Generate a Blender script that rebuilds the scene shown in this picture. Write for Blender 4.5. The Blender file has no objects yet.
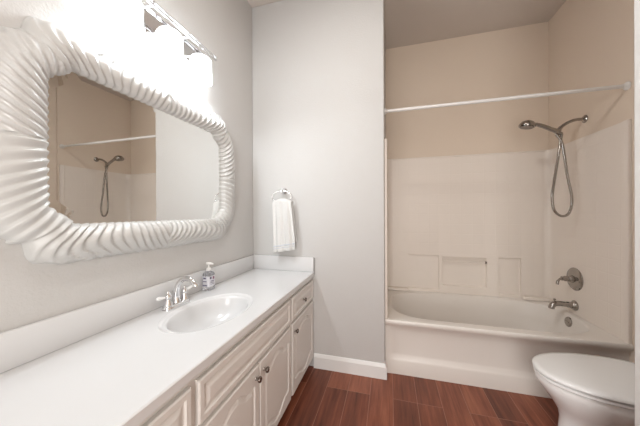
import bpy, bmesh, math, random
from mathutils import Vector, Matrix
PI = math.pi
random.seed(4)
S = bpy.context.scene
COL = S.collection

# ------------------------------------------------------------------ camera
F = 251.9
yaw, pitch, roll = 0.2696, -0.0022, -0.0045
fw = Vector((-math.sin(yaw), math.cos(yaw), 0)); rt = Vector((math.cos(yaw), math.sin(yaw), 0)); up = Vector((0, 0, 1))
fw, up = math.cos(pitch)*fw + math.sin(pitch)*up, math.cos(pitch)*up - math.sin(pitch)*fw
rt, up = math.cos(roll)*rt + math.sin(roll)*up, math.cos(roll)*up - math.sin(roll)*rt
cd = bpy.data.cameras.new('camera'); cam = bpy.data.objects.new('camera', cd); COL.objects.link(cam)
cd.sensor_width = 36.0; cd.lens = F*36.0/640.0; cd.clip_start = 0.02
m = Matrix((rt, up, -fw)).transposed().to_4x4(); m.translation = Vector((0, 0, 1.27))
cam.matrix_world = m
S.camera = cam

# ------------------------------------------------------------------ world, exposure, fill light
S.view_settings.view_transform = 'Standard'; S.view_settings.look = 'None'
S.view_settings.gamma = 1.0; S.view_settings.use_curve_mapping = False
S.view_settings.exposure = 1.02
W = bpy.data.worlds.new('world'); S.world = W; W.use_nodes = True
W.node_tree.nodes['Background'].inputs[0].default_value = (0.9, 0.95, 1.0, 1)
W.node_tree.nodes['Background'].inputs[1].default_value = 1.0

def area(name, loc, target, size, sizey, power, color):
    l = bpy.data.lights.new(name, 'AREA'); l.shape = 'RECTANGLE'; l.size = size; l.size_y = sizey
    l.energy = power; l.color = color
    o = bpy.data.objects.new(name, l); COL.objects.link(o); o.location = loc
    o.rotation_euler = (Vector(target) - Vector(loc)).to_track_quat('-Z', 'Y').to_euler()
    return o
# added fill light, set in the unseen doorway behind the camera
area('doorway_fill', (0.12, -1.27, 1.30), (0.5, 2.0, 1.2), 0.9, 2.0, 19, (1.0, 0.95, 0.89))
# added fill light just below the ceiling; no lamp fixture belongs to it
cl = area('ceiling_fill', (-0.25, 0.85, 3.05), (0.30, 1.25, 0), 0.35, 0.35, 7.5, (1.0, 0.975, 0.94))
cl.data.spread = math.radians(170)
LAMP_E = 6.4
DOWN_W = 1.9

# ------------------------------------------------------------------ materials
def srgb(r, g, b):
    f = lambda c: (c/255/12.92) if c/255 <= 0.04045 else ((c/255+0.055)/1.055)**2.4
    return (f(r), f(g), f(b), 1)
def mat(name, col, rough=0.5, metal=0.0, bump=None, coat=0.0, trans=0.0, ior=1.5, emis=None, es=0.0, var=None, spec=0.5, sub=0.0):
    """bump=(scale, strength, distance); var=(scale, amount) albedo wear variation"""
    M = bpy.data.materials.new(name); M.use_nodes = True
    nt = M.node_tree; b = nt.nodes['Principled BSDF']
    b.inputs['Base Color'].default_value = col if len(col) == 4 else (*col, 1)
    b.inputs['Roughness'].default_value = rough; b.inputs['Metallic'].default_value = metal
    b.inputs['Coat Weight'].default_value = coat; b.inputs['Transmission Weight'].default_value = trans
    b.inputs['IOR'].default_value = ior; b.inputs['Specular IOR Level'].default_value = spec
    tc = nt.nodes.new('ShaderNodeTexCoord')
    if emis: b.inputs['Emission Color'].default_value = emis; b.inputs['Emission Strength'].default_value = es
    if bump:
        n = nt.nodes.new('ShaderNodeTexNoise'); n.inputs['Scale'].default_value = bump[0]; n.inputs['Detail'].default_value = 3
        bp = nt.nodes.new('ShaderNodeBump'); bp.inputs['Strength'].default_value = bump[1]; bp.inputs['Distance'].default_value = bump[2]
        nt.links.new(tc.outputs['Object'], n.inputs['Vector']); nt.links.new(n.outputs['Fac'], bp.inputs['Height'])
        nt.links.new(bp.outputs['Normal'], b.inputs['Normal'])
    if var:
        n = nt.nodes.new('ShaderNodeTexNoise'); n.inputs['Scale'].default_value = var[0]
        r = nt.nodes.new('ShaderNodeMix'); r.data_type = 'RGBA'
        c = b.inputs['Base Color'].default_value[:]
        r.inputs['A'].default_value = (c[0]*(1-var[1]), c[1]*(1-var[1]), c[2]*(1-var[1]), 1)
        r.inputs['B'].default_value = (min(1, c[0]*(1+var[1])), min(1, c[1]*(1+var[1])), min(1, c[2]*(1+var[1])), 1)
        nt.links.new(tc.outputs['Object'], n.inputs['Vector']); nt.links.new(n.outputs['Fac'], r.inputs['Factor'])
        nt.links.new(r.outputs['Result'], b.inputs['Base Color'])
    return M

M_wall = mat('greige_orange_peel_paint', (0.60, 0.59, 0.578), 0.75, bump=(95, 0.35, 0.004), var=(1.5, 0.015), spec=0.2)
M_wall2 = mat('warm_bounce_orange_peel_paint', (0.78, 0.665, 0.555), 0.75, bump=(95, 0.35, 0.004), var=(1.5, 0.015), spec=0.2)  # wall paint with the alcove's warm bounce light put into its colour
M_ceil = mat('ceiling_paint', (0.66, 0.60, 0.55), 0.85, bump=(60, 0.3, 0.004), spec=0.2)
M_trim = mat('white_trim_paint', (0.80, 0.795, 0.785), 0.35, bump=(200, 0.03, 0.001))
M_cab = mat('cabinet_paint', (0.72, 0.69, 0.66), 0.38, bump=(250, 0.04, 0.001))
M_marble = mat('cultured_marble', (0.70, 0.70, 0.705), 0.16, var=(3, 0.008), coat=0.3)
M_frame = mat('white_resin_gloss', (0.60, 0.60, 0.59), 0.30, bump=(120, 0.04, 0.001))
M_mirror = mat('mirror_silver', (0.86, 0.87, 0.86), 0.01, 1.0, var=(2, 0.004))
M_chrome = mat('polished_chrome', (0.78, 0.78, 0.79), 0.08, 1.0, var=(30, 0.03))
M_nickel = mat('brushed_nickel', (0.38, 0.355, 0.33), 0.14, 1.0, bump=(400, 0.05, 0.0005))
M_darkmetal = mat('aged_bronze_nickel', (0.22, 0.19, 0.17), 0.25, 1.0, var=(40, 0.1))
M_ceramic = mat('white_ceramic', (0.84, 0.835, 0.83), 0.10, coat=0.4, var=(2, 0.008))
M_seat = mat('toilet_seat_plastic', (0.84, 0.835, 0.83), 0.18, var=(2, 0.008))
M_towel = mat('terry_cloth', (0.76, 0.755, 0.74), 0.95, bump=(420, 0.9, 0.004), spec=0.1)
M_band = mat('towel_band', (0.66, 0.68, 0.72), 0.9, bump=(600, 0.6, 0.002), spec=0.1)
M_rod = mat('white_enamel_rod', (0.80, 0.78, 0.76), 0.3, var=(10, 0.01))
M_shade = mat('lit_opal_glass', (0.95, 0.94, 0.92), 0.3, emis=(0.88, 0.95, 1.0, 1), es=LAMP_E, var=(5, 0.01))
M_soapglass = mat('clear_bottle_plastic', (0.93, 0.94, 0.97), 0.06, trans=0.85, ior=1.4, var=(8, 0.01))
M_pump = mat('white_pump_plastic', (0.85, 0.84, 0.83), 0.3, var=(8, 0.01))
M_label = mat('label_white', (0.74, 0.74, 0.79), 0.4, var=(20, 0.03))
M_ink = mat('label_ink_navy', (0.09, 0.08, 0.16), 0.5, var=(20, 0.1))
M_ink2 = mat('label_ink_plum', (0.22, 0.10, 0.16), 0.5, var=(20, 0.1))
M_black = mat('dark_gap', (0.02, 0.018, 0.016), 0.8, var=(9, 0.1))
M_caulk = mat('grey_caulk', (0.36, 0.36, 0.36), 0.6, var=(9, 0.05))

def fiberglass():
    M = mat('almond_fiberglass', (0.85, 0.775, 0.705), 0.42)
    nt = M.node_tree; b = nt.nodes['Principled BSDF']
    tc = nt.nodes.new('ShaderNodeTexCoord')
    # faux tile grid pressed into the panels: grooves every 10.2 cm on all three axes
    sep = nt.nodes.new('ShaderNodeSeparateXYZ'); nt.links.new(tc.outputs['Object'], sep.inputs[0])
    comb = nt.nodes.new('ShaderNodeMath'); comb.operation = 'ADD'
    nt.links.new(sep.outputs['X'], comb.inputs[0]); nt.links.new(sep.outputs['Y'], comb.inputs[1])
    def groove(src):
        m1 = nt.nodes.new('ShaderNodeMath'); m1.operation = 'PINGPONG'; m1.inputs[1].default_value = 0.051
        nt.links.new(src, m1.inputs[0])
        m2 = nt.nodes.new('ShaderNodeMapRange'); m2.inputs['From Max'].default_value = 0.005
        nt.links.new(m1.outputs[0], m2.inputs['Value']); return m2.outputs[0]
    mn = nt.nodes.new('ShaderNodeMath'); mn.operation = 'MINIMUM'
    nt.links.new(groove(comb.outputs[0]), mn.inputs[0]); nt.links.new(groove(sep.outputs['Z']), mn.inputs[1])
    bp = nt.nodes.new('ShaderNodeBump'); bp.inputs['Strength'].default_value = 0.22; bp.inputs['Distance'].default_value = 0.003
    nt.links.new(mn.outputs[0], bp.inputs['Height']); nt.links.new(bp.outputs['Normal'], b.inputs['Normal'])
    return M
M_fiber = fiberglass()
M_tub = mat('almond_tub_gelcoat', (0.80, 0.75, 0.70), 0.36, coat=0.05, var=(2, 0.01))

def floor_mat():
    M = bpy.data.materials.new('red_brown_wood_planks'); M.use_nodes = True
    nt = M.node_tree; b = nt.nodes['Principled BSDF']; N = nt.nodes.new; Lk = nt.links.new
    tc = N('ShaderNodeTexCoord'); sep = N('ShaderNodeSeparateXYZ'); Lk(tc.outputs['Object'], sep.inputs[0])
    ax = N('ShaderNodeMath'); ax.operation = 'ADD'; ax.inputs[1].default_value = -0.018 + 0.155*40
    ay = N('ShaderNodeMath'); ay.operation = 'ADD'; ay.inputs[1].default_value = 20.18
    Lk(sep.outputs['X'], ax.inputs[0]); Lk(sep.outputs['Y'], ay.inputs[0])
    cmb = N('ShaderNodeCombineXYZ'); Lk(ay.outputs[0], cmb.inputs['X']); Lk(ax.outputs[0], cmb.inputs['Y'])
    br = N('ShaderNodeTexBrick'); br.offset = 0.36; br.offset_frequency = 3; br.squash = 1.0
    br.inputs['Scale'].default_value = 1.0; br.inputs['Brick Width'].default_value = 1.22; br.inputs['Row Height'].default_value = 0.155
    br.inputs['Mortar Size'].default_value = 0.0016; br.inputs['Mortar Smooth'].default_value = 0.1
    br.inputs['Color1'].default_value = (0, 0, 0, 1); br.inputs['Color2'].default_value = (1, 1, 1, 1); br.inputs['Mortar'].default_value = (0.5, 0.5, 0.5, 1)
    Lk(cmb.outputs[0], br.inputs['Vector'])
    # grain: noise stretched along the plank, shifted per plank
    mp = N('ShaderNodeMapping'); mp.inputs['Scale'].default_value = (60, 3.2, 1); Lk(tc.outputs['Object'], mp.inputs['Vector'])
    addv = N('ShaderNodeVectorMath'); addv.operation = 'ADD'; Lk(mp.outputs[0], addv.inputs[0])
    sc = N('ShaderNodeVectorMath'); sc.operation = 'SCALE'; sc.inputs['Scale'].default_value = 37.0; Lk(br.outputs['Color'], sc.inputs[0]); Lk(sc.outputs[0], addv.inputs[1])
    gr = N('ShaderNodeTexNoise'); gr.inputs['Scale'].default_value = 1.0; gr.inputs['Detail'].default_value = 6; gr.inputs['Roughness'].default_value = 0.65
    Lk(addv.outputs[0], gr.inputs['Vector'])
    mp2 = N('ShaderNodeMapping'); mp2.inputs['Scale'].default_value = (14, 2.0, 1); Lk(tc.outputs['Object'], mp2.inputs['Vector'])
    add2 = N('ShaderNodeVectorMath'); add2.operation = 'ADD'; Lk(mp2.outputs[0], add2.inputs[0]); Lk(sc.outputs[0], add2.inputs[1])
    bl = N('ShaderNodeTexNoise'); bl.inputs['Scale'].default_value = 1.0; bl.inputs['Detail'].default_value = 3; Lk(add2.outputs[0], bl.inputs['Vector'])
    mix = N('ShaderNodeMath'); mix.operation = 'MULTIPLY_ADD'; mix.inputs[1].default_value = 0.45
    Lk(gr.outputs['Fac'], mix.inputs[0])
    m2 = N('ShaderNodeMath'); m2.operation = 'MULTIPLY'; m2.inputs[1].default_value = 0.40; Lk(bl.outputs['Fac'], m2.inputs[0]); Lk(m2.outputs[0], mix.inputs[2])
    m3 = N('ShaderNodeMath'); m3.operation = 'MULTIPLY_ADD'; m3.inputs[1].default_value = 0.16; Lk(br.outputs['Color'], m3.inputs[0]); Lk(mix.outputs[0], m3.inputs[2])
    rp = N('ShaderNodeValToRGB'); e = rp.color_ramp.elements
    e[0].position = 0.32; e[0].color = (0.085, 0.022, 0.011, 1)
    e[1].position = 0.68; e[1].color = (0.340, 0.115, 0.062, 1)
    x = e.new(0.50); x.color = (0.195, 0.055, 0.028, 1)
    Lk(m3.outputs[0], rp.inputs['Fac'])
    cm = N('ShaderNodeMix'); cm.data_type = 'RGBA'; Lk(br.outputs['Fac'], cm.inputs['Factor'])
    Lk(rp.outputs[0], cm.inputs['A']); cm.inputs['B'].default_value = (0.34, 0.16, 0.11, 1)  # joint lines lightened: the highlight on the plank bevels is painted in
    Lk(cm.outputs['Result'], b.inputs['Base Color'])
    b.inputs['Roughness'].default_value = 0.42
    bp = N('ShaderNodeBump'); bp.inputs['Strength'].default_value = 0.12; bp.inputs['Distance'].default_value = 0.002
    Lk(gr.outputs['Fac'], bp.inputs['Height']); Lk(bp.outputs['Normal'], b.inputs['Normal'])
    return M
M_floor = floor_mat()

# ------------------------------------------------------------------ mesh helpers
def link(name, bm, material, parent=None, smooth=None, norm=True):
    if norm: bmesh.ops.recalc_face_normals(bm, faces=bm.faces)
    me = bpy.data.meshes.new(name); bm.to_mesh(me); bm.free()
    o = bpy.data.objects.new(name, me); COL.objects.link(o)
    me.materials.append(material)
    if parent:
        o.parent = parent
        o.matrix_parent_inverse = Matrix.Identity(4)
    if smooth is not None:
        for p in me.polygons: p.use_smooth = True
        if smooth < 180:
            me.set_sharp_from_angle(angle=math.radians(smooth))
    return o
def tag(o, label=None, cat=None, group=None, kind=None):
    if label: o['label'] = label
    if cat: o['category'] = cat
    if group: o['group'] = group
    if kind: o['kind'] = kind
    return o
def thing(name, label, cat, loc=(0, 0, 0), group=None):
    o = bpy.data.objects.new(name, None); COL.objects.link(o); o.location = loc; o.empty_display_size = 0.05
    return tag(o, label, cat, group)
def struct(name, bm, material, smooth=None):
    return tag(link(name, bm, material, None, smooth), kind='structure')

def box(bm, x0, x1, y0, y1, z0, z1, bev=0.0, seg=2):
    r = bmesh.ops.create_cube(bm, size=1.0)
    vs = r['verts']
    for v in vs:
        v.co = Vector(((x0+x1)/2 + v.co.x*(x1-x0), (y0+y1)/2 + v.co.y*(y1-y0), (z0+z1)/2 + v.co.z*(z1-z0)))
    if bev > 0:
        es = list({e for v in vs for e in v.link_edges})
        bmesh.ops.bevel(bm, geom=es, offset=bev, segments=seg, profile=0.5, affect='EDGES')
    return bm
def bx(*a, **k):
    return box(bmesh.new(), *a, **k)
def frame_from(t):
    t = t.normalized(); a = Vector((0, 0, 1)) if abs(t.z) < 0.9 else Vector((1, 0, 0))
    u = t.cross(a).normalized(); return u, t.cross(u).normalized()
def tube(bm, pts, r, n=12, caps=True, closed=False):
    pts = [Vector(p) for p in pts]; rr = r if isinstance(r, (list, tuple)) else [r]*len(pts)
    rings = []; u = None; N = len(pts)
    for i, p in enumerate(pts):
        if closed: t = pts[(i+1) % N] - pts[i-1]
        else: t = pts[min(i+1, N-1)] - pts[max(i-1, 0)]
        t.normalize()
        if u is None: u, w = frame_from(t)
        else:
            u = (u - t*u.dot(t)).normalized(); w = t.cross(u).normalized()
        rings.append([bm.verts.new(p + (u*math.cos(2*PI*k/n) + w*math.sin(2*PI*k/n))*rr[i]) for k in range(n)])
    rng = range(N if closed else N-1)
    for i in rng:
        A, B = rings[i], rings[(i+1) % N]
        for k in range(n): bm.faces.new((A[k], A[(k+1) % n], B[(k+1) % n], B[k]))
    if caps and not closed:
        bm.faces.new(rings[0]); bm.faces.new(rings[-1][::-1])
    return bm
def spline(pts, n=8):
    P = [Vector(p) for p in pts]; out = []
    for i in range(len(P)-1):
        p0 = P[max(i-1, 0)]; p1 = P[i]; p2 = P[i+1]; p3 = P[min(i+2, len(P)-1)]
        for k in range(n):
            t = k/n
            out.append(0.5*((2*p1) + (p2-p0)*t + (2*p0-5*p1+4*p2-p3)*t*t + (3*p1-p0-3*p2+p3)*t**3))
    out.append(P[-1]); return out
def lathe(bm, prof, origin, axis=(0, 0, 1), n=24):
    """prof: list of (radius, height along axis)"""
    o = Vector(origin); t = Vector(axis).normalized(); u, w = frame_from(t); rings = []
    for r, h in prof:
        if r < 1e-5: rings.append([bm.verts.new(o + t*h)])
        else: rings.append([bm.verts.new(o + t*h + (u*math.cos(2*PI*k/n) + w*math.sin(2*PI*k/n))*r) for k in range(n)])
    for A, B in zip(rings, rings[1:]):
        if len(A) == 1 and len(B) == 1: continue
        for k in range(n):
            if len(A) == 1: bm.faces.new((A[0], B[(k+1) % n], B[k]))
            elif len(B) == 1: bm.faces.new((A[k], A[(k+1) % n], B[0]))
            else: bm.faces.new((A[k], A[(k+1) % n], B[(k+1) % n], B[k]))
    if len(rings[0]) > 1: bm.faces.new(rings[0][::-1])
    if len(rings[-1]) > 1: bm.faces.new(rings[-1])
    return bm
def loft(bm, rings, close_first=False, close_last=False, wrap=True):
    R = [[bm.verts.new(Vector(p)) for p in r] for r in rings]; n = len(R[0])
    for A, B in zip(R, R[1:]):
        for k in range(n if wrap else n-1): bm.faces.new((A[k], A[(k+1) % n], B[(k+1) % n], B[k]))
    if close_first: bm.faces.new(R[0][::-1])
    if close_last: bm.faces.new(R[-1])
    return bm
def extrude_profile(bm, prof, make, a, b):
    """closed profile (p,q) list swept from a to b; make(p,q,s) -> point"""
    return loft(bm, [[make(p, q, a) for p, q in prof], [make(p, q, b) for p, q in prof]], True, True)
def rect_hit(cx, cy, ang, x0, x1, y0, y1):
    dx, dy = math.cos(ang), math.sin(ang); t = 1e9
    if dx > 1e-9: t = min(t, (x1-cx)/dx)
    if dx < -1e-9: t = min(t, (x0-cx)/dx)
    if dy > 1e-9: t = min(t, (y1-cy)/dy)
    if dy < -1e-9: t = min(t, (y0-cy)/dy)
    return (cx+dx*t, cy+dy*t)
def rect_ring(cx, cy, pts, x0, x1, y0, y1):
    out = [rect_hit(cx, cy, math.atan2(p[1]-cy, p[0]-cx), x0, x1, y0, y1) for p in pts]
    for c in ((x0, y0), (x0, y1), (x1, y0), (x1, y1)):
        i = min(range(len(out)), key=lambda k: abs(math.remainder(math.atan2(pts[k][1]-cy, pts[k][0]-cx) - math.atan2(c[1]-cy, c[0]-cx), 2*PI)))
        out[i] = c
    return out

# ------------------------------------------------------------------ the room
XL, YT, H, XJ, YB, XR = -1.162, 1.98, 3.075, -0.0385, 2.893, 1.463
YR = -1.3
XN = 1.56          # the wall steps back beside the toilet
struct('floor', bx(XL-0.1, XN+0.1, YR-0.1, YB+0.1, -0.1, 0), M_floor)
struct('ceiling', bx(XL-0.1, XN+0.1, YR-0.1, YB+0.1, H, H+0.1), M_ceil)
struct('wall_left', bx(XL-0.1, XL, YR, YB+0.1, 0, H), M_wall)
struct('wall_end', bx(XL, XJ, YT, YB+0.1, 0, H, bev=0.008, seg=3), M_wall, 30)
struct('wall_back', bx(XJ, XR, YB, YB+0.1, 0, H), M_wall2)
bm = bx(XR, XN+0.1, 2.026, YB+0.1, 0, H); box(bm, XN, XN+0.1, YR, 2.026, 0, H)
struct('wall_right', bm, M_wall2)
bm = bx(XL, -0.33, YR-0.1, YR, 0, H); box(bm, 0.57, XN, YR-0.1, YR, 0, H); box(bm, -0.33, 0.57, YR-0.1, YR, 2.10, H)
struct('wall_rear', bm, M_wall)
PX0, PY0, PY1 = 0.805, 1.00, 1.122
struct('wall_partition', bx(PX0, XN, PY0, PY1, 0, H, bev=0.012, seg=3), M_trim, 30)

def base_profile(h=0.115, t=0.014):
    return [(0, 0), (t, 0), (t, h*0.78), (t*0.72, h*0.88), (t*0.45, h*0.97), (t*0.25, h), (0, h)]
bm = bmesh.new()
extrude_profile(bm, base_profile(), lambda p, q, s: (s, YT-p, q), XL+0.56, XJ)
extrude_profile(bm, base_profile(), lambda p, q, s: (XJ+p, s, q), YT-0.014, 2.026)
struct('baseboard_end', bm, M_trim)
bm = bmesh.new()
extrude_profile(bm, base_profile(), lambda p, q, s: (XN-p, s, q), PY1, 2.024)
struct('baseboard_right', bm, M_trim)
bm = bmesh.new()
extrude_profile(bm, base_profile(), lambda p, q, s: (s, PY1+p, q), PX0, XN-0.015)
struct('baseboard_partition', bm, M_trim)
bm = bmesh.new()
for a, b in ((XL, -0.40), (0.64, XN)):
    extrude_profile(bm, base_profile(), lambda p, q, s: (s, YR+p, q), a, b)
struct('baseboard_rear', bm, M_trim)
bm = bmesh.new()
for a, b in ((-0.40, -0.33), (0.57, 0.64)): box(bm, a, b, YR, YR+0.018, 0, 2.17, bev=0.004)
box(bm, -0.33, 0.57, YR, YR+0.018, 2.10, 2.17, bev=0.004)
struct('trim_1', bm, M_trim)

# ------------------------------------------------------------------ bathtub
TX0, TX1, TY0, TY1, TZ = XJ+0.0015, XR-0.0015, 2.028, 2.875, 0.435
tub = thing('bathtub', 'almond white built in bathtub with a long recessed apron', 'bathtub', (0.71, 2.07, 0))
def W2(root):   # child meshes are written in world coordinates; bring them to the root's frame
    off = Vector(root.location)
    def f(bm):
        for v in bm.verts: v.co -= off
        return bm
    return f
tw = W2(tub)
n = 96
def inner(cx, cy, ax, ay, e, z):
    out = []
    for k in range(n):
        a = 2*PI*k/n; c, s = math.cos(a), math.sin(a)
        out.append((cx + ax*abs(c)**(2/e)*(1 if c > 0 else -1), cy + ay*abs(s)**(2/e)*(1 if s > 0 else -1), z))
    return out
icx, icy = 0.7125, 2.46
R0 = inner(icx, icy, 0.70, 0.362, 5.0, TZ)
outer = [(p[0], p[1], TZ) for p in rect_ring(icx, icy, R0, TX0, TX1, TY0+0.012, TY1)]
rings = [outer, R0]
for ax, ay, dz, dx in ((0.693, 0.355, -0.010, 0), (0.686, 0.347, -0.03, 0), (0.668, 0.328, -0.14, 0.005), (0.63, 0.300, -0.26, 0.01), (0.57, 0.26, -0.315, 0.015), (0.44, 0.18, -0.33, 0.02), (0.2, 0.08, -0.332, 0.05)):
    rings.append(inner(icx+dx, icy, ax, ay, 3.6, TZ+dz))
bm = loft(bmesh.new(), rings, close_last=True)
link('basin', tw(bm), M_tub, tub, 40, norm=False)
# apron with rounded rim, recessed face and stepped foot
prof = [(TY0+0.012, TZ), (TY0+0.005, TZ-0.002), (TY0+0.001, TZ-0.008), (TY0, TZ-0.018), (TY0+0.002, TZ-0.032), (TY0+0.012, TZ-0.045), (TY0+0.028, TZ-0.060),
        (TY0+0.040, TZ-0.10), (TY0+0.047, 0.16), (TY0+0.046, 0.145), (TY0+0.034, 0.118), (TY0+0.030, 0.105), (TY0+0.034, 0.0), (TY0+0.06, 0.0), (TY0+0.06, TZ-0.012)]
bm = bmesh.new()
def fl(x):  # the apron flattens into a stile at both ends
    d = min(x-TX0, TX1-x); return max(0.0, min(1.0, (d-0.02)/0.05))
xs = [TX0, TX0+0.02, TX0+0.045, TX0+0.07, 0.2, 0.5, 0.8, 1.1, TX1-0.07, TX1-0.045, TX1-0.02, TX1]
rr = []
for x in xs:
    k = fl(x); k = k*k*(3-2*k)
    rr.append([(x, (y if (z > TZ-0.01 or y > TY0+0.055) else (TY0+0.030)*(1-k)*0.0 + y*k + (min(y, TY0+0.030))*(1-k)), z) for y, z in prof])
loft(bm, rr, True, True)
link('apron', tw(bm), M_tub, tub, 35)
bm = lathe(bmesh.new(), [(0.0, 0.010), (0.024, 0.010), (0.036, 0.006), (0.040, 0.0), (0.040, -0.004)], (1.392, 2.50, 0.375), (-1, 0, 0.12))
tube(bm, [(1.381, 2.48, 0.375), (1.381, 2.52, 0.377)], 0.004, 8)
link('overflow_plate', tw(bm), M_nickel, tub, 35)
bm = lathe(bmesh.new(), [(0.0, 0.0), (0.030, 0.0), (0.034, 0.004), (0.0, 0.006)], (1.12, icy, TZ-0.331))
link('drain', tw(bm), M_nickel, tub, 35)

# ------------------------------------------------------------------ shower surround
SZ0, SZ1 = TZ, 1.845
sur = thing('shower_surround', 'glossy almond moulded tub surround with faux tile panels', 'shower surround', (0.71, 2.84, SZ0))
sw = W2(sur)
YP = 2.848
# back panel with pressed-in pockets: (x0, x1, z0, z1, depth)
pockets = [(0.19, 0.49, TZ+0.03, 0.815, 0.020), (0.525, 0.925, 0.515, 0.805, 0.030), (1.03, 1.215, TZ+0.03, 0.815, 0.020)]
xs = sorted({-0.02, 1.44} | {p[0] for p in pockets} | {p[1] for p in pockets})
zs = sorted({SZ0, SZ1, 0.515, 0.805, 0.815, TZ+0.03})
def depth(xm, zm):
    for a, b, c, d, e in pockets:
        if a < xm < b and c < zm < d: return e
    return 0.0
bm = bmesh.new()
def quad(*p): bm.faces.new([bm.verts.new(q) for q in p])
for i in range(len(xs)-1):
    for j in range(len(zs)-1):
        x0, x1, z0, z1 = xs[i], xs[i+1], zs[j], zs[j+1]; d = depth((x0+x1)/2, (z0+z1)/2)
        c = 0.012 if d else 0
        a = (YP+d)
        quad((x0, a, z0), (x1, a, z0), (x1, a, z1), (x0, a, z1))
for a, b, c, d, e in pockets:
    for (p, q) in (((a, c), (b, c)), ((b, c), (b, d)), ((b, d), (a, d)), ((a, d), (a, c))):
        quad((p[0], YP, p[1]), (q[0], YP, q[1]), (q[0], YP+e, q[1]), (p[0], YP+e, p[1]))
quad((-0.02, YP, SZ1), (1.44, YP, SZ1), (1.44, YB-0.002, SZ1), (-0.02, YB-0.002, SZ1))
bmesh.ops.remove_doubles(bm, verts=bm.verts, dist=1e-5)
be = [e for e in bm.edges if len(e.link_faces) == 2 and e.calc_face_angle(0) > 0.5 and e.verts[0].co.y < YP+1e-4 and e.verts[1].co.y < YP+1e-4]
bmesh.ops.bevel(bm, geom=be, offset=0.006, segments=3, profile=0.5, affect='EDGES')
link('back_panel', sw(bm), M_fiber, sur, 35)
def side_panel(xw, sgn):
    """sgn=+1: faces +X (left wall)."""
    xi = xw + sgn*0.012
    b = bmesh.new(); ring = []
    pts = [(xw, 2.040), (xi+sgn*0.004, 2.040), (xi+sgn*0.008, 2.046), (xi+sgn*0.008, 2.075), (xi, 2.085)]
    r = 0.055
    for k in range(9):
        a = k/8*PI/2
        pts.append((xi + sgn*(r - r*math.cos(a)), (YP-0.0008-r) + r*math.sin(a)))
    pts.append((xw, YP-0.0008))
    loft(b, [[(x, y, SZ0) for x, y in pts], [(x, y, SZ1) for x, y in pts]], True, True)
    return b
link('side_panel', sw(side_panel(XJ+0.0015, 1)), M_fiber, sur, 35)
link('side_panel', sw(side_panel(XR-0.0015, -1)), M_fiber, sur, 35)
# lip along the top edge
bm = bmesh.new()
for z in (0,):
    box(bm, -0.02, 1.44, YP-0.006, YP+0.002, SZ1-0.012, SZ1+0.001, bev=0.003)
link('top_lip', sw(bm), M_fiber, sur, 35)
# moulded back corner ledges at rim height
for x0, x1 in ((-0.0235, 0.19), (1.215, 1.444)):
    b = bx(x0, x1, 2.79, YP+0.001, SZ0+0.001, SZ0+0.032, bev=0.010, seg=3)
    link('corner_ledge', sw(b), M_fiber, sur, 35)
# grab bar across the middle pocket
bar = link('grab_bar', sw(tube(bmesh.new(), [(0.527, YP-0.002, 0.765), (0.923, YP-0.002, 0.765)], 0.008, 12)), M_fiber, sur, 60)
b = lathe(bmesh.new(), [(0.011, 0), (0.011, 0.012), (0.0, 0.014)], (0.912, YP-0.002, 0.765), (1, 0, 0), 12)
e = link('end_cap', sw(b), M_darkmetal, bar, 60)

# ------------------------------------------------------------------ curtain rod
rod = thing('shower_curtain_rod', 'white metal curtain rod spanning the tub opening', 'curtain rod', (0.71, 2.104, 2.086))
rw = W2(rod)
link('pole', rw(tube(bmesh.new(), [(XJ+0.012, 2.115, 2.088), (XR-0.012, 2.068, 2.066)], 0.0125, 16)), M_rod, rod, 60)
for x, s, yy, zz in ((XJ+0.0005, 1, 2.115, 2.088), (XR-0.0005, -1, 2.068, 2.066)):
    link('end_flange', rw(lathe(bmesh.new(), [(0.026, 0), (0.026, 0.006), (0.017, 0.016), (0.0135, 0.024)], (x, yy, zz), (s, 0, 0))), M_rod, rod, 40)

# ------------------------------------------------------------------ hand shower
sh = thing('hand_shower', 'brushed nickel hand shower with looped hose on a wall arm', 'shower head', (XR, 2.43, 1.985))
hw = W2(sh)
link('wall_flange', hw(lathe(bmesh.new(), [(0.030, 0), (0.030, 0.004), (0.022, 0.012), (0.010, 0.020)], (XR-0.0005, 2.43, 1.985), (-1, 0, 0))), M_nickel, sh, 40)
link('shower_arm', hw(tube(bmesh.new(), spline([(XR-0.002, 2.43, 1.985), (1.40, 2.435, 1.985), (1.345, 2.445, 1.962), (1.305, 2.45, 1.925)]), 0.0115, 12)), M_nickel, sh, 60)
b = bmesh.new(); tube(b, [(1.318, 2.448, 1.94), (1.285, 2.452, 1.898)], [0.014, 0.016], 16)
tube(b, [(1.312, 2.45, 1.905), (1.262, 2.45, 1.93)], [0.016, 0.014], 16)
link('bracket', hw(b), M_nickel, sh, 40)
hd = spline([(1.325, 2.45, 1.885), (1.28, 2.45, 1.915), (1.22, 2.45, 1.950), (1.17, 2.45, 1.973), (1.135, 2.45, 1.984)])
link('handle', hw(tube(bmesh.new(), hd, [0.0125+0.004*math.sin(PI*i/(len(hd)-1)) for i in range(len(hd))], 14)), M_nickel, sh, 60)
head = link('spray_head', hw(lathe(bmesh.new(), [(0.0, 0.036), (0.024, 0.035), (0.042, 0.025), (0.053, 0.010), (0.057, -0.007), (0.054, -0.014), (0.0, -0.015)], (1.092, 2.45, 1.978), (0.20, 0, 1))), M_nickel, sh, 40)
link('spray_face', hw(lathe(bmesh.new(), [(0.0, -0.004), (0.045, -0.004), (0.046, 0.0), (0.0, 0.001)], (1.0888, 2.45, 1.9625), (0.20, 0, 1))), M_darkmetal, head, 40)
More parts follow.
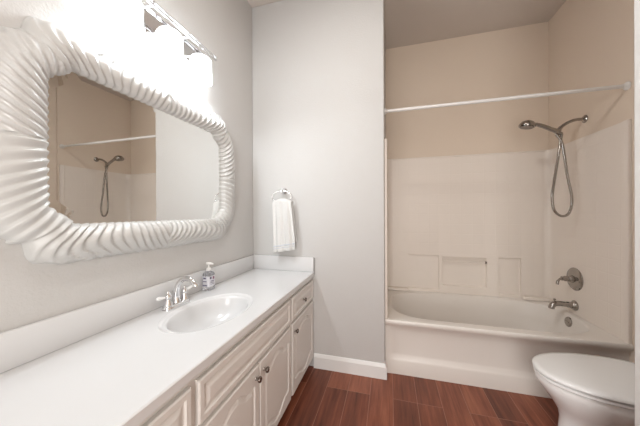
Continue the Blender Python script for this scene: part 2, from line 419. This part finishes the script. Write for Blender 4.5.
hose = spline([(1.325, 2.45, 1.885), (1.318, 2.45, 1.84), (1.295, 2.44, 1.70), (1.265, 2.43, 1.52), (1.245, 2.42, 1.38), (1.258, 2.42, 1.28), (1.300, 2.42, 1.235), (1.345, 2.42, 1.245),
               (1.372, 2.425, 1.31), (1.375, 2.43, 1.40), (1.352, 2.435, 1.55), (1.335, 2.44, 1.72), (1.322, 2.447, 1.82), (1.290, 2.452, 1.888)], 12)
link('hose', hw(tube(bmesh.new(), hose, [0.0088 + (0.0010 if i % 2 else 0) for i in range(len(hose))], 10)), M_nickel, sh, 60)

# ------------------------------------------------------------------ valve and spout on the right wall
XP = XR-0.0140
va = thing('shower_valve', 'round nickel mixer valve with a lever above the tub spout', 'shower valve', (XP, 2.52, 0.72))
vw = W2(va)
plate = link('escutcheon', vw(lathe(bmesh.new(), [(0.092, 0.0), (0.092, 0.004), (0.086, 0.010), (0.060, 0.014), (0.040, 0.020), (0.0, 0.022)], (XP, 2.52, 0.72), (-1, 0, 0), 36)), M_nickel, va, 40)
link('valve_stem', vw(lathe(bmesh.new(), [(0.030, 0.0), (0.028, 0.020), (0.020, 0.030), (0.022, 0.050), (0.016, 0.062), (0.018, 0.072), (0.0, 0.078)], (XP-0.018, 2.52, 0.72), (-1, 0, 0))), M_nickel, va, 40)
link('lever', vw(tube(bmesh.new(), spline([(XP-0.082, 2.52, 0.724), (XP-0.100, 2.516, 0.718), (XP-0.120, 2.510, 0.700), (XP-0.128, 2.506, 0.672)]), [0.008]*8+[0.0075]*8+[0.010]*9, 12)), M_nickel, va, 60)
sp = thing('tub_spout', 'curved nickel tub spout below the round mixer valve', 'tub spout', (XP, 2.52, 0.505))
pw = W2(sp)
link('spout_flange', pw(lathe(bmesh.new(), [(0.040, 0), (0.040, 0.008), (0.030, 0.018), (0.026, 0.028)], (XP, 2.52, 0.505), (-1, 0, 0))), M_nickel, sp, 40)
pp = spline([(XP-0.01, 2.52, 0.505), (XP-0.06, 2.52, 0.510), (XP-0.115, 2.52, 0.512), (XP-0.145, 2.52, 0.502), (XP-0.158, 2.52, 0.480), (XP-0.160, 2.52, 0.468)])
link('spout_body', pw(tube(bmesh.new(), pp, [0.024]*8+[0.021]*8+[0.021]*(len(pp)-16), 16)), M_nickel, sp, 60)
link('diverter_knob', pw(lathe(bmesh.new(), [(0.004, 0), (0.004, 0.014), (0.009, 0.018), (0.009, 0.026), (0.0, 0.030)], (XP-0.138, 2.52, 0.522))), M_nickel, sp, 40)
# small white hook seen in the mirror, on the right wall beside the surround
hk = bx(XN-0.05, XN-0.0005, 1.935, 1.955, 1.64, 1.66, bev=0.004); box(hk, XN-0.008, XN-0.0005, 1.915, 1.975, 1.625, 1.675, bev=0.004)
tag(link('wall_hook', hk, M_trim), 'small white hook on the wall left of the shower in the mirror', 'hook')

# ------------------------------------------------------------------ vanity cabinet
CX = -0.618; CB, CT = 0.08, 0.748; CY0, CY1 = -0.23, 1.978
cab = thing('vanity_cabinet', 'long white painted vanity cabinet with raised panel doors', 'cabinet', (-0.88, 0.87, 0))
cw = W2(cab)
bm = bx(CX-0.012, CX, CY0, CY1, CB, CT)     # face frame
box(bm, XL+0.001, CX-0.011, CY0, CY0+0.018, CB, CT); box(bm, XL+0.001, CX-0.011, CY1-0.018, CY1, CB, CT)
box(bm, XL+0.001, CX-0.011, CY0, CY1, CB, CB+0.018)
link('carcass', cw(bm), M_cab, cab)
link('toe_kick', cw(bx(CX-0.085, CX-0.070, CY0, CY1, 0.001, CB)), M_black, cab)

def door_panel(y0, y1, z0, z1, arch, t=0.018):
    """raised panel front, facing +X, at X = CX..CX+t"""
    cy, cz = (y0+y1)/2, (z0+z1)/2; w, h = (y1-y0)/2, (z1-z0)/2
    m_ = 0.042 if arch else 0.026
    pw_, ph = w-m_, h-m_
    pts = []; N = 24
    A = 0.040 if arch else 0.0
    def top(a):
        if not A: return ph
        u = abs(a)/pw_
        return ph - A + A*(0.5+0.5*math.cos(PI*min(1, max(0, (u-0.10)/0.62))))
    for i in range(N): a = -pw_ + 2*pw_*i/N; pts.append((a, -top(a)))
    for i in range(N): pts.append((pw_, -top(pw_) + 2*top(pw_)*i/N))
    for i in range(N): a = pw_ - 2*pw_*i/N; pts.append((a, top(a)))
    for i in range(N): pts.append((-pw_, top(pw_) - 2*top(pw_)*i/N))
    def off(d):
        return [Vector((p[0]*(1+d/pw_), p[1]*(1+d/ph))) for p in pts]
    X = CX
    def ring(pp, x): return [(x, cy+p[0], cz+p[1]) for p in pp]
    rectf = rect_ring(0, 0, pts, -w, w, -h, h)
    recti = rect_ring(0, 0, pts, -w+0.005, w-0.005, -h+0.005, h-0.005)
    R = [ring(rectf, X+0.0006), ring(rectf, X+t-0.005), ring(recti, X+t)]
    R += [ring(off(0.003), X+t), ring(off(-0.001), X+t-0.006), ring(off(-0.006), X+t-0.0075), ring(off(-0.010), X+t-0.006), ring(off(-0.024), X+t-0.0008), ring(off(-0.026), X+t-0.0003), ring(off(-0.032), X+t-0.0003)]
    return loft(bmesh.new(), R, True, True)
def knob(y, z, parent, loc):
    b = lathe(bmesh.new(), [(0.0075, 0.0), (0.0055, 0.006), (0.0055, 0.012), (0.013, 0.016), (0.0145, 0.021), (0.012, 0.026), (0.0, 0.028)], (CX+0.018, y, z), (1, 0, 0), 20)
    return link('knob', cw(b), M_darkmetal, parent, 40)
DZ0, DZ1, FZ0, FZ1 = 0.095, 0.552, 0.572, 0.722
for y0, y1, kn in ((-0.205, 0.205, None), (0.235, 0.655, 0.445), (0.685, 1.475, None), (1.505, 1.960, 1.705)):
    d = link('drawer', cw(door_panel(y0, y1, FZ0, FZ1, False)), M_cab, cab, 25)
    if kn: knob(kn, 0.648, d, None)
for y0, y1, ky in ((-0.205, 0.205, 0.175), (0.235, 0.655, 0.62), (0.685, 1.076, 1.044), (1.084, 1.475, 1.120), (1.505, 1.960, 1.537)):
    d = link('door', cw(door_panel(y0, y1, DZ0, DZ1, True)), M_cab, cab, 25)
    knob(ky, 0.500, d, None)

# ------------------------------------------------------------------ countertop with integral oval sink
CZ = 0.783; CF = -0.598
ct = thing('vanity_countertop', 'glossy white cultured marble countertop with integral oval sink', 'countertop', (-0.88, 0.87, CT))
kw = W2(ct)
scx, scy, sax, say = -0.868, 1.080, 0.180, 0.262
n = 72
ell = lambda kx, z, dx=0.0: [(scx+dx+sax*kx*math.cos(2*PI*k/n), scy+say*kx*math.sin(2*PI*k/n)*(1.0), z) for k in range(n)]
E0 = ell(1.0, CZ)
rc = rect_ring(scx, scy, E0, XL+0.001, CF-0.004, CY0-0.01, YT-0.002)
rc2 = rect_ring(scx, scy, E0, XL+0.001, CF, CY0-0.014, YT-0.002)
bm = loft(bmesh.new(), [[(x, y, CT+0.001) for x, y in rc2], [(x, y, CZ-0.004) for x, y in rc2], [(x, y, CZ) for x, y in rc], E0])
link('slab', kw(bm), M_marble, ct, norm=False)
prof = [(1.0, 0), (0.985, -0.0015), (0.96, -0.005), (0.93, -0.007), (0.895, -0.0075), (0.87, -0.010), (0.85, -0.017), (0.83, -0.032), (0.78, -0.065), (0.68, -0.098), (0.52, -0.122), (0.32, -0.135), (0.10, -0.139)]
bm = loft(bmesh.new(), [ell(k, CZ+z) for k, z in prof], close_last=True)
bas = link('sink_basin', kw(bm), M_marble, ct, 80, norm=False)
link('drain', kw(lathe(bmesh.new(), [(0.022, -0.003), (0.024, 0.002), (0.016, 0.004), (0.0, 0.006)], (scx, scy, CZ-0.138))), M_chrome, bas, 40)
link('backsplash', kw(bx(XL+0.0008, XL+0.021, CY0-0.012, YT-0.003, CZ+0.0003, 0.904, bev=0.004)), M_marble, ct, 40)
ss = link('side_splash', kw(bx(XL+0.022, CF-0.002, YT-0.021, YT-0.001, CZ+0.0003, 0.904, bev=0.004)), M_marble, ct, 40)
link('caulk_joint', kw(bx(CF-0.002, CF+0.004, YT-0.010, YT-0.001, CZ-0.02, 0.900)), M_caulk, ss)

# ------------------------------------------------------------------ faucet
FX, FY = -1.082, 1.075
fa = thing('sink_faucet', 'chrome centerset faucet with white ceramic levers behind the sink', 'faucet', (FX, FY, CZ))
gw = W2(fa)
bm = bmesh.new()
def stadium(hx, hy, z, k=20):
    out = []
    for i in range(k):
        a = -PI/2 + PI*i/(k-1) + PI/2; out.append((FX + hx*math.cos(a), FY + (hy-hx) + hx*math.sin(a), z))
    for i in range(k):
        a = PI + PI*i/(k-1); out.append((FX + hx*math.cos(a), FY - (hy-hx) + hx*math.sin(a), z))
    return out
loft(bm, [stadium(0.028, 0.080, CZ+0.0005), stadium(0.028, 0.080, CZ+0.008), stadium(0.024, 0.076, CZ+0.016), stadium(0.015, 0.066, CZ+0.020)], True, True)
link('base_plate', gw(bm), M_chrome, fa, 40)
sp_ = spline([(FX, FY, CZ+0.015), (FX-0.002, FY, CZ+0.060), (FX+0.010, FY, CZ+0.108), (FX+0.042, FY, CZ+0.142), (FX+0.082, FY, CZ+0.145), (FX+0.112, FY, CZ+0.126), (FX+0.122, FY, CZ+0.110)])
link('spout', gw(tube(bmesh.new(), sp_, [0.021 - 0.008*min(1, i/20) for i in range(len(sp_)-6)]+[0.0145]*6, 16)), M_chrome, fa, 60)
for s in (-1, 1):
    y = FY + s*0.052
    hbody = link('handle', gw(lathe(bmesh.new(), [(0.021, 0.0), (0.021, 0.008), (0.015, 0.018), (0.013, 0.034), (0.017, 0.040), (0.016, 0.052), (0.008, 0.062), (0.006, 0.074), (0.0, 0.077)], (FX, y, CZ+0.017))), M_chrome, fa, 40)
    b = tube(bmesh.new(), [(FX, y+s*0.010, CZ+0.062), (FX-0.001, y+s*0.020, CZ+0.064)], 0.0065, 12)
    link('lever_collar', gw(b), M_chrome, hbody, 40)
    b = tube(bmesh.new(), [(FX-0.001, y+s*0.019, CZ+0.064), (FX-0.002, y+s*0.035, CZ+0.066), (FX-0.004, y+s*0.058, CZ+0.070), (FX-0.004, y+s*0.064, CZ+0.070)], [0.0062, 0.0085, 0.0090, 0.004], 14)
    tag(link('lever', gw(b), M_ceramic, hbody, 60), 'white ceramic lever')
b = tube(bmesh.new(), [(FX-0.024, FY, CZ+0.014), (FX-0.024, FY, CZ+0.070)], 0.003, 8); lathe(b, [(0.0, 0.0), (0.006, 0.003), (0.006, 0.009), (0.0, 0.012)], (FX-0.024, FY, CZ+0.068), n=12)
link('lift_rod', gw(b), M_chrome, fa, 60)

# ------------------------------------------------------------------ soap dispenser
SX, SY = -1.108, 1.352
so = thing('soap_dispenser', 'clear liquid soap bottle with white pump beside the faucet', 'soap bottle', (SX, SY, CZ))
ow = W2(so)
def rrect(hx, hy, z, r=0.010, k=5, cx=SX, cy=SY):
    out = []
    for qx, qy, a0 in ((1, 1, 0), (-1, 1, PI/2), (-1, -1, PI), (1, -1, 1.5*PI)):
        for i in range(k):
            a = a0 + PI/2*i/(k-1); out.append((cx+qx*(hx-r)+r*math.cos(a), cy+qy*(hy-r)+r*math.sin(a), z))
    return out
bot = link('bottle', ow(loft(bmesh.new(), [rrect(0.021, 0.027, CZ+0.0006), rrect(0.023, 0.030, CZ+0.004), rrect(0.023, 0.030, CZ+0.088), rrect(0.020, 0.026, CZ+0.098), rrect(0.011, 0.011, CZ+0.104), rrect(0.011, 0.011, CZ+0.110)], True, True)), M_soapglass, so, 40)
lab = link('bottle_label', ow(loft(bmesh.new(), [rrect(0.0236, 0.0306, CZ+0.022), rrect(0.0236, 0.0306, CZ+0.080)])), M_label, bot, 40)
b = bmesh.new()
for y0, y1, z0, z1 in ((-0.020, -0.006, 0.064, 0.076), (-0.014, 0.016, 0.050, 0.054), (-0.018, 0.012, 0.042, 0.045), (-0.016, 0.018, 0.034, 0.036)):
    box(b, SX+0.0237, SX+0.0242, SY+y0, SY+y1, CZ+z0, CZ+z1)
for x0, x1, z0, z1 in ((-0.014, 0.010, 0.050, 0.055), (-0.016, 0.014, 0.028, 0.034), (-0.012, 0.006, 0.066, 0.074)):
    box(b, SX+x0, SX+x1, SY-0.0311, SY-0.0307, CZ+z0, CZ+z1)
link('printed_text', ow(b), M_ink, lab)
b = bx(SX+0.0237, SX+0.0243, SY+0.004, SY+0.018, CZ+0.060, CZ+0.076)
link('printed_emblem', ow(b), M_ink2, lab)
b = lathe(bmesh.new(), [(0.013, 0.0), (0.013, 0.014), (0.006, 0.017), (0.004, 0.020), (0.004, 0.036), (0.0, 0.037)], (SX, SY, CZ+0.108), n=20)
tube(b, [(SX-0.010, SY-0.004, CZ+0.148), (SX+0.004, SY, CZ+0.149), (SX+0.026, SY+0.008, CZ+0.144)], [0.007, 0.008, 0.004], 12)
link('pump', ow(b), M_pump, so, 50)
so.scale = (1.08, 1.08, 1.13)

# ------------------------------------------------------------------ towel ring and towel
RX, RZ = -0.860, 1.452
tr = thing('towel_ring', 'chrome towel ring mounted on the pale wall above the counter', 'towel ring', (RX, YT, RZ))
qw = W2(tr)
link('wall_post', qw(lathe(bmesh.new(), [(0.026, 0.0005), (0.026, 0.006), (0.018, 0.014), (0.011, 0.026), (0.011, 0.050), (0.015, 0.054), (0.015, 0.064), (0.0, 0.068)], (RX, YT, RZ), (0, -1, 0))), M_chrome, tr, 40)
rp = [(RX + 0.086*math.cos(a), YT-0.056, RZ-0.052 + 0.050*math.sin(a)*(1.0)) for a in [2*PI*k/48 for k in range(48)]]
link('ring', qw(tube(bmesh.new(), rp, 0.0045, 10, closed=True)), M_chrome, tr, 60)
def towel_mesh():
    b = bmesh.new(); rows = []
    cx = RX+0.004; path = []
    zt, yc = RZ-0.102, YT-0.056
    for i in range(22): path.append((1.035 + (zt-1.035)*i/22, yc+0.020, 0))
    for i in range(9):
        a = PI*i/8; path.append((zt + 0.026*math.sin(a), yc + 0.020*math.cos(a), 0))
    for i in range(1, 30): path.append((zt - (zt-0.955)*i/29, yc-0.020, 1))
    N = 44
    for j, (z, y, fr) in enumerate(path):
        row = []
        fall = max(0.0, min(1.0, (zt-z)/0.30))
        wd = 0.082 + 0.012*fall
        for i in range(N+1):
            u = i/N*2-1
            amp = 0.004 + 0.007*fall
            fold = amp*math.sin(u*7.5 + 0.6 + 0.8*fall) + 0.35*amp*math.sin(u*17+1.3)
            zz = z + (0.016*u*(1 if fr else -0.4) * fall) + 0.022*(1-fall)*(0.3 - u*u)*(1 if z > 1.2 else 0)
            row.append(b.verts.new((cx + 0.004 + u*wd + 0.022*fall, y + fold*(1 if fr else 0.6) - (0.008*fall if fr else 0), zz)))
        rows.append(row)
    for A, B in zip(rows, rows[1:]):
        for i in range(N): b.faces.new((A[i], A[i+1], B[i+1], B[i]))
    return b
bm = towel_mesh()
tow = link('hand_towel', bm, M_towel, None, 180)
tag(tow, 'white terry hand towel folded through the chrome towel ring', 'towel')
so_ = tow.modifiers.new('thick', 'SOLIDIFY'); so_.thickness = 0.007; so_.offset = 0
# woven band near the hem (a strip following the front sheet)
dg = bpy.context.evaluated_depsgraph_get()
b = bmesh.new(); cx = RX+0.004; zt, yc = RZ-0.102, YT-0.056
for za, zb_ in ((1.012, 1.000), (0.990, 0.984)):
    rows = []
    for z in (za, zb_):
        row = []; fall = 1.0
        for i in range(45):
            u = i/44*2-1; amp = 0.011
            fold = amp*math.sin(u*7.5 + 0.6 + 0.8) + 0.35*amp*math.sin(u*17+1.3)
            row.append(b.verts.new((cx+0.026+u*0.094, yc-0.020+fold-0.008-0.0042, z+0.016*u)))
        rows.append(row)
    for i in range(44): b.faces.new((rows[0][i], rows[0][i+1], rows[1][i+1], rows[1][i]))
bd = link('hem_band', b, M_band, tow, 180)
bd.modifiers.new('thick', 'SOLIDIFY').thickness = 0.001

# ------------------------------------------------------------------ mirror with fluted shell frame
MC = (1.055, 1.518)
mi = thing('wall_mirror', 'large wall mirror in a white fluted shell frame over the sink', 'mirror', (XL, MC[0], 1.085))
mw = W2(mi)
hw_, hh_ = 0.464, 0.285      # glass half extents
# quarter profile of the glass outline, from the middle of the right side to the middle of the top (+,+)
def quarter_inner():
    pts = []
    for i in range(20): pts.append((hw_, (hh_-0.068)*i/20, 'S'))
    # chamfer, cusp, chamfer
    for i in range(8):
        t = i/8; pts.append((hw_ - 0.052*t - 0.006*math.sin(PI*t), (hh_-0.068) + 0.036*t + 0.010*math.sin(PI*t), 'S'))
    for i in range(8):
        t = i/8; pts.append((hw_ - 0.052 - 0.028*t + 0.006*math.sin(PI*t)*0, (hh_-0.032) + 0.032*t**0.7, 'T'))
    for i in range(33):
        pts.append(((hw_-0.080)*(1-i/32), hh_, 'T'))
    return pts
def arclen(p):
    s = [0.0]
    for a, b_ in zip(p, p[1:]): s.append(s[-1] + math.hypot(a[0]-b_[0], a[1]-b_[1]))
    return s
def resample(p, m):
    s = arclen(p); out = []; j = 0
    for i in range(m+1):
        t = s[-1]*i/m
        while j < len(s)-2 and s[j+1] < t: j += 1
        f = (t-s[j])/max(1e-9, s[j+1]-s[j]); out.append((p[j][0]+(p[j+1][0]-p[j][0])*f, p[j][1]+(p[j+1][1]-p[j][1])*f))
    return out
qi = quarter_inner()
ns = 28
side_i = [(p[0], p[1]) for p in qi[:ns]] + [(qi[ns][0], qi[ns][1])]
top_i = [(p[0], p[1]) for p in qi[ns:]]
OW, OH = 0.628, 0.436       # outer half extents
notch = (0.530, 0.352)
side_o = [(OW*1.0, 0.0), (OW, 0.10), (OW-0.004, 0.18), (OW-0.018, 0.25), (OW-0.040, 0.305), (OW-0.068, 0.340), notch]
top_o = [notch, (0.517, 0.392), (0.490, 0.420), (0.445, 0.434), (0.36, 0.437), (0.25, OH-0.002), (0.12, OH), (0.0, OH)]
side_o = [(p.x, p.y) for p in spline([(a, b_, 0) for a, b_ in side_o], 6)]
top_o = [(p.x, p.y) for p in spline([(a, b_, 0) for a, b_ in top_o], 6)]
RIBS_S, RIBS_T, PER = 10, 14, 11
NV = 22
def rib_h(p):
    p = p - math.floor(p)
    return (0.5-0.5*math.cos(PI*min(1.0, p/0.74))) if p < 0.74 else 0.5+0.5*math.cos(PI*(p-0.74)/0.26)
def quarter_surface(inn, out, ribs, phase, flip):
    m_ = ribs*PER
    I = resample(inn, m_); O = resample(out, m_)
    rows = []
    for i in range(m_+1):
        row = []; t = i/m_
        for j in range(NV+1):
            v = j/NV
            h = rib_h(ribs*phase(t, v)*(-1 if flip else 1))
            if i in (0, m_): h = 0.15
            y = I[i][0]+(O[i][0]-I[i][0])*v; z = I[i][1]+(O[i][1]-I[i][1])*v
            body = 0.016 + 0.054*math.sin(PI*min(1.0, (v**0.85)*0.93+0.07))**0.8
            amp = 0.0105*(0.30+0.70*math.sin(PI*min(1, v*0.9+0.1)))
            x = body - amp*(1-h)
            if j == 0: x = 0.018 + 0.004*h
            if j == NV: x = 0.0
            if v > 0.85:
                k2 = 1 - 0.016*(1-h)*(v-0.85)/0.15; y *= k2; z *= k2
            if v < 0.08:
                k2 = 1 + 0.008*(1-h); y *= k2; z *= k2
            row.append((y, z, max(0.0, x)))
        rows.append(row)
    return rows
# the flutes fan away from the middle of each side and bow towards the corners
bow = lambda t, v: math.sin(PI*v)*min(1.0, t*5)*math.sin(PI*min(1, t+0.35))
Qs_up = quarter_surface(side_i, side_o, RIBS_S, lambda t, v: t - 0.26*v, True)
Qs_dn = quarter_surface(side_i, side_o, RIBS_S, lambda t, v: t - 0.10*v*min(1, 3*t), True)
Qt = quarter_surface(top_i, top_o, RIBS_T, lambda t, v: t - 0.24*v*v*min(1, 2.5*t) + 0.085*bow(t, v), False)
b = bmesh.new()
for sy in (-1, 1):
    for sz in (-1, 1):
        for Q in ((Qs_up if sz > 0 else Qs_dn), Qt):
            G = [[b.verts.new((XL+0.0008+p[2], MC[0]+sy*p[0], MC[1]+sz*p[1])) for p in row] for row in Q]
            for A, B in zip(G, G[1:]):
                for j in range(NV):
                    f = (A[j], A[j+1], B[j+1], B[j]) if sy*sz > 0 else (B[j], B[j+1], A[j+1], A[j])
                    b.faces.new(f)
bmesh.ops.remove_doubles(b, verts=b.verts, dist=2e-4)
link('fluted_frame', mw(b), M_frame, mi, 50)
# the glass: flat field and bevelled border
ql = [(p[0], p[1]) for p in qi]
loop = [(x, z) for x, z in ql] + [(-x, z) for x, z in ql[-2::-1]] + [(-x, -z) for x, z in ql[1:]] + [(x, -z) for x, z in ql[-2:0:-1]]
nl = len(loop)
def inset(lp, d):
    out = []
    for i in range(nl):
        # inward: towards centre with per-axis inset
        x, z = lp[i]; out.append((x*(1-d/hw_), z*(1-d/hh_)))
    return out
gx = XL+0.022
b = bmesh.new()
L0 = [b.verts.new((gx-0.0006, MC[0]+x*1.012, MC[1]+z*1.012)) for x, z in loop]
L1 = [b.verts.new((gx, MC[0]+x, MC[1]+z)) for x, z in inset(loop, 0.022)]
for i in range(nl): b.faces.new((L0[i], L0[(i+1) % nl], L1[(i+1) % nl], L1[i]))
b.faces.new(L1)
link('mirror_glass', mw(b), M_mirror, mi)
link('backing_board', mw(bx(XL+0.0008, XL+0.014, MC[0]-0.45, MC[0]+0.45, MC[1]-0.28, MC[1]+0.28)), M_black, mi)

# ------------------------------------------------------------------ vanity light bar
vl = thing('vanity_light', 'chrome vanity light bar with three lit white glass shades', 'wall lamp', (XL, 1.04, 2.2))
lw = W2(vl)
bpl = link('backplate', lw(bx(XL+0.0006, XL+0.016, 0.945, 1.34, 2.080, 2.285, bev=0.003)), M_chrome, vl, 40)
b = bmesh.new()
for y0, y1, z0, z1 in ((0.945, 1.34, 2.080, 2.088), (0.945, 1.34, 2.277, 2.285), (0.945, 0.953, 2.089, 2.276), (1.332, 1.34, 2.089, 2.276)):
    box(b, XL+0.0165, XL+0.026, y0, y1, z0, z1, bev=0.002)
link('raised_border', lw(b), M_chrome, bpl, 40)
b = bx(-1.060, -1.052, 0.69, 1.365, 2.232, 2.240, bev=0.002); box(b, -1.060, -1.052, 0.69, 1.365, 2.252, 2.258, bev=0.001)
box(b, -1.060, -1.052, 0.69, 0.698, 2.232, 2.258); box(b, -1.060, -1.052, 1.357, 1.365, 2.232, 2.258)
link('front_rail', lw(b), M_chrome, vl, 40)
for y in (0.93, 1.15):
    link('rail_bracket', lw(bx(XL+0.014, -1.056, y-0.006, y+0.006, 2.240, 2.252, bev=0.002)), M_chrome, vl, 40)
for y in (0.82, 1.04, 1.26):
    arm = link('shade_arm', lw(tube(bmesh.new(), [(XL+0.014, y, 2.215), (-1.085, y, 2.222), (-1.082, y, 2.195)], 0.007, 10)), M_chrome, vl, 60)
    shd = link('glass_shade', lw(lathe(bmesh.new(), [(0.0, 0.146), (0.030, 0.145), (0.050, 0.139), (0.058, 0.128), (0.060, 0.0), (0.056, 0.0), (0.0, 0.002)], (-1.080, y, 2.050), n=36)), M_shade, vl, 50)
    dl = bpy.data.lights.new('bulb_downlight', 'AREA'); dl.shape = 'DISK'; dl.size = 0.095; dl.energy = DOWN_W; dl.color = (0.90, 0.96, 1.0)
    do = bpy.data.objects.new('bulb_downlight', dl); COL.objects.link(do); do.location = (-1.080, y, 2.047); do.rotation_euler = (0, -0.30, 0)
    link('fitter_cap', lw(lathe(bmesh.new(), [(0.024, 0.0), (0.024, 0.010), (0.010, 0.016), (0.0, 0.017)], (-1.080, y, 2.194), n=20)), M_chrome, vl, 40)

# ------------------------------------------------------------------ toilet
TOY = 1.61
to = thing('toilet', 'white ceramic toilet with closed lid beside the tub', 'toilet', (1.10, TOY, 0))
ww = W2(to)
def egg(tip, xc, xb, hw, z, k=56, e=2.0):
    """tip: smallest X; xc: X of the widest place; xb: back X; symmetric about TOY"""
    out = []
    for i in range(k):
        a = 2*PI*i/k; c, s = math.cos(a), math.sin(a)
        if c < 0: x = xc + (xc-tip)*c
        else: x = xc + (xb-xc)*abs(c)**0.75
        out.append((x, TOY + hw*(abs(s)**(0.90 if c < 0 else 0.62))*(1 if s >= 0 else -1), z))
    return out
bm = loft(bmesh.new(), [egg(0.765, 1.10, 1.35, 0.190, 0.398), egg(0.762, 1.10, 1.35, 0.193, 0.385), egg(0.768, 1.10, 1.35, 0.190, 0.360), egg(0.80, 1.06, 1.26, 0.172, 0.315), egg(0.835, 1.08, 1.32, 0.147, 0.265),
           egg(0.858, 1.09, 1.35, 0.124, 0.225), egg(0.865, 1.10, 1.37, 0.112, 0.185), egg(0.855, 1.10, 1.42, 0.112, 0.08), egg(0.842, 1.10, 1.44, 0.120, 0.025), egg(0.840, 1.10, 1.44, 0.122, 0.0)], True, True)
link('bowl', ww(bm), M_ceramic, to, 50)
bm = loft(bmesh.new(), [egg(0.762, 1.10, 1.345, 0.193, 0.401), egg(0.756, 1.10, 1.348, 0.200, 0.405), egg(0.756, 1.10, 1.348, 0.200, 0.414), egg(0.762, 1.10, 1.345, 0.194, 0.4185)], True, True)
link('seat', ww(bm), M_seat, to, 40)
bm = loft(bmesh.new(), [egg(0.760, 1.10, 1.345, 0.193, 0.4255), egg(0.752, 1.10, 1.350, 0.205, 0.4285), egg(0.752, 1.10, 1.350, 0.205, 0.437), egg(0.757, 1.10, 1.347, 0.200, 0.4425), egg(0.78, 1.10, 1.33, 0.178, 0.446), egg(0.86, 1.10, 1.28, 0.12, 0.449), egg(0.98, 1.10, 1.20, 0.05, 0.450)], True, True)
link('lid', ww(bm), M_seat, to, 50)
for y in (TOY-0.07, TOY+0.07):
    link('hinge', ww(tube(bmesh.new(), [(1.352, y-0.02, 0.425), (1.352, y+0.02, 0.425)], 0.012, 12)), M_seat, to, 60)
link('deck', ww(bx(1.26, 1.54, TOY-0.10, TOY+0.10, 0.30, 0.398, bev=0.02, seg=3)), M_ceramic, to, 40)
tank = link('tank', ww(bx(1.372, 1.552, TOY-0.19, TOY+0.19, 0.399, 0.735, bev=0.02, seg=4)), M_ceramic, to, 40)
link('tank_lid', ww(bx(1.365, 1.555, TOY-0.195, TOY+0.195, 0.7355, 0.768, bev=0.010, seg=3)), M_ceramic, to, 40)
link('flush_lever', ww(tube(bmesh.new(), [(1.371, TOY-0.13, 0.69), (1.355, TOY-0.13, 0.69), (1.353, TOY-0.08, 0.684)], 0.006, 10)), M_chrome, to, 60)
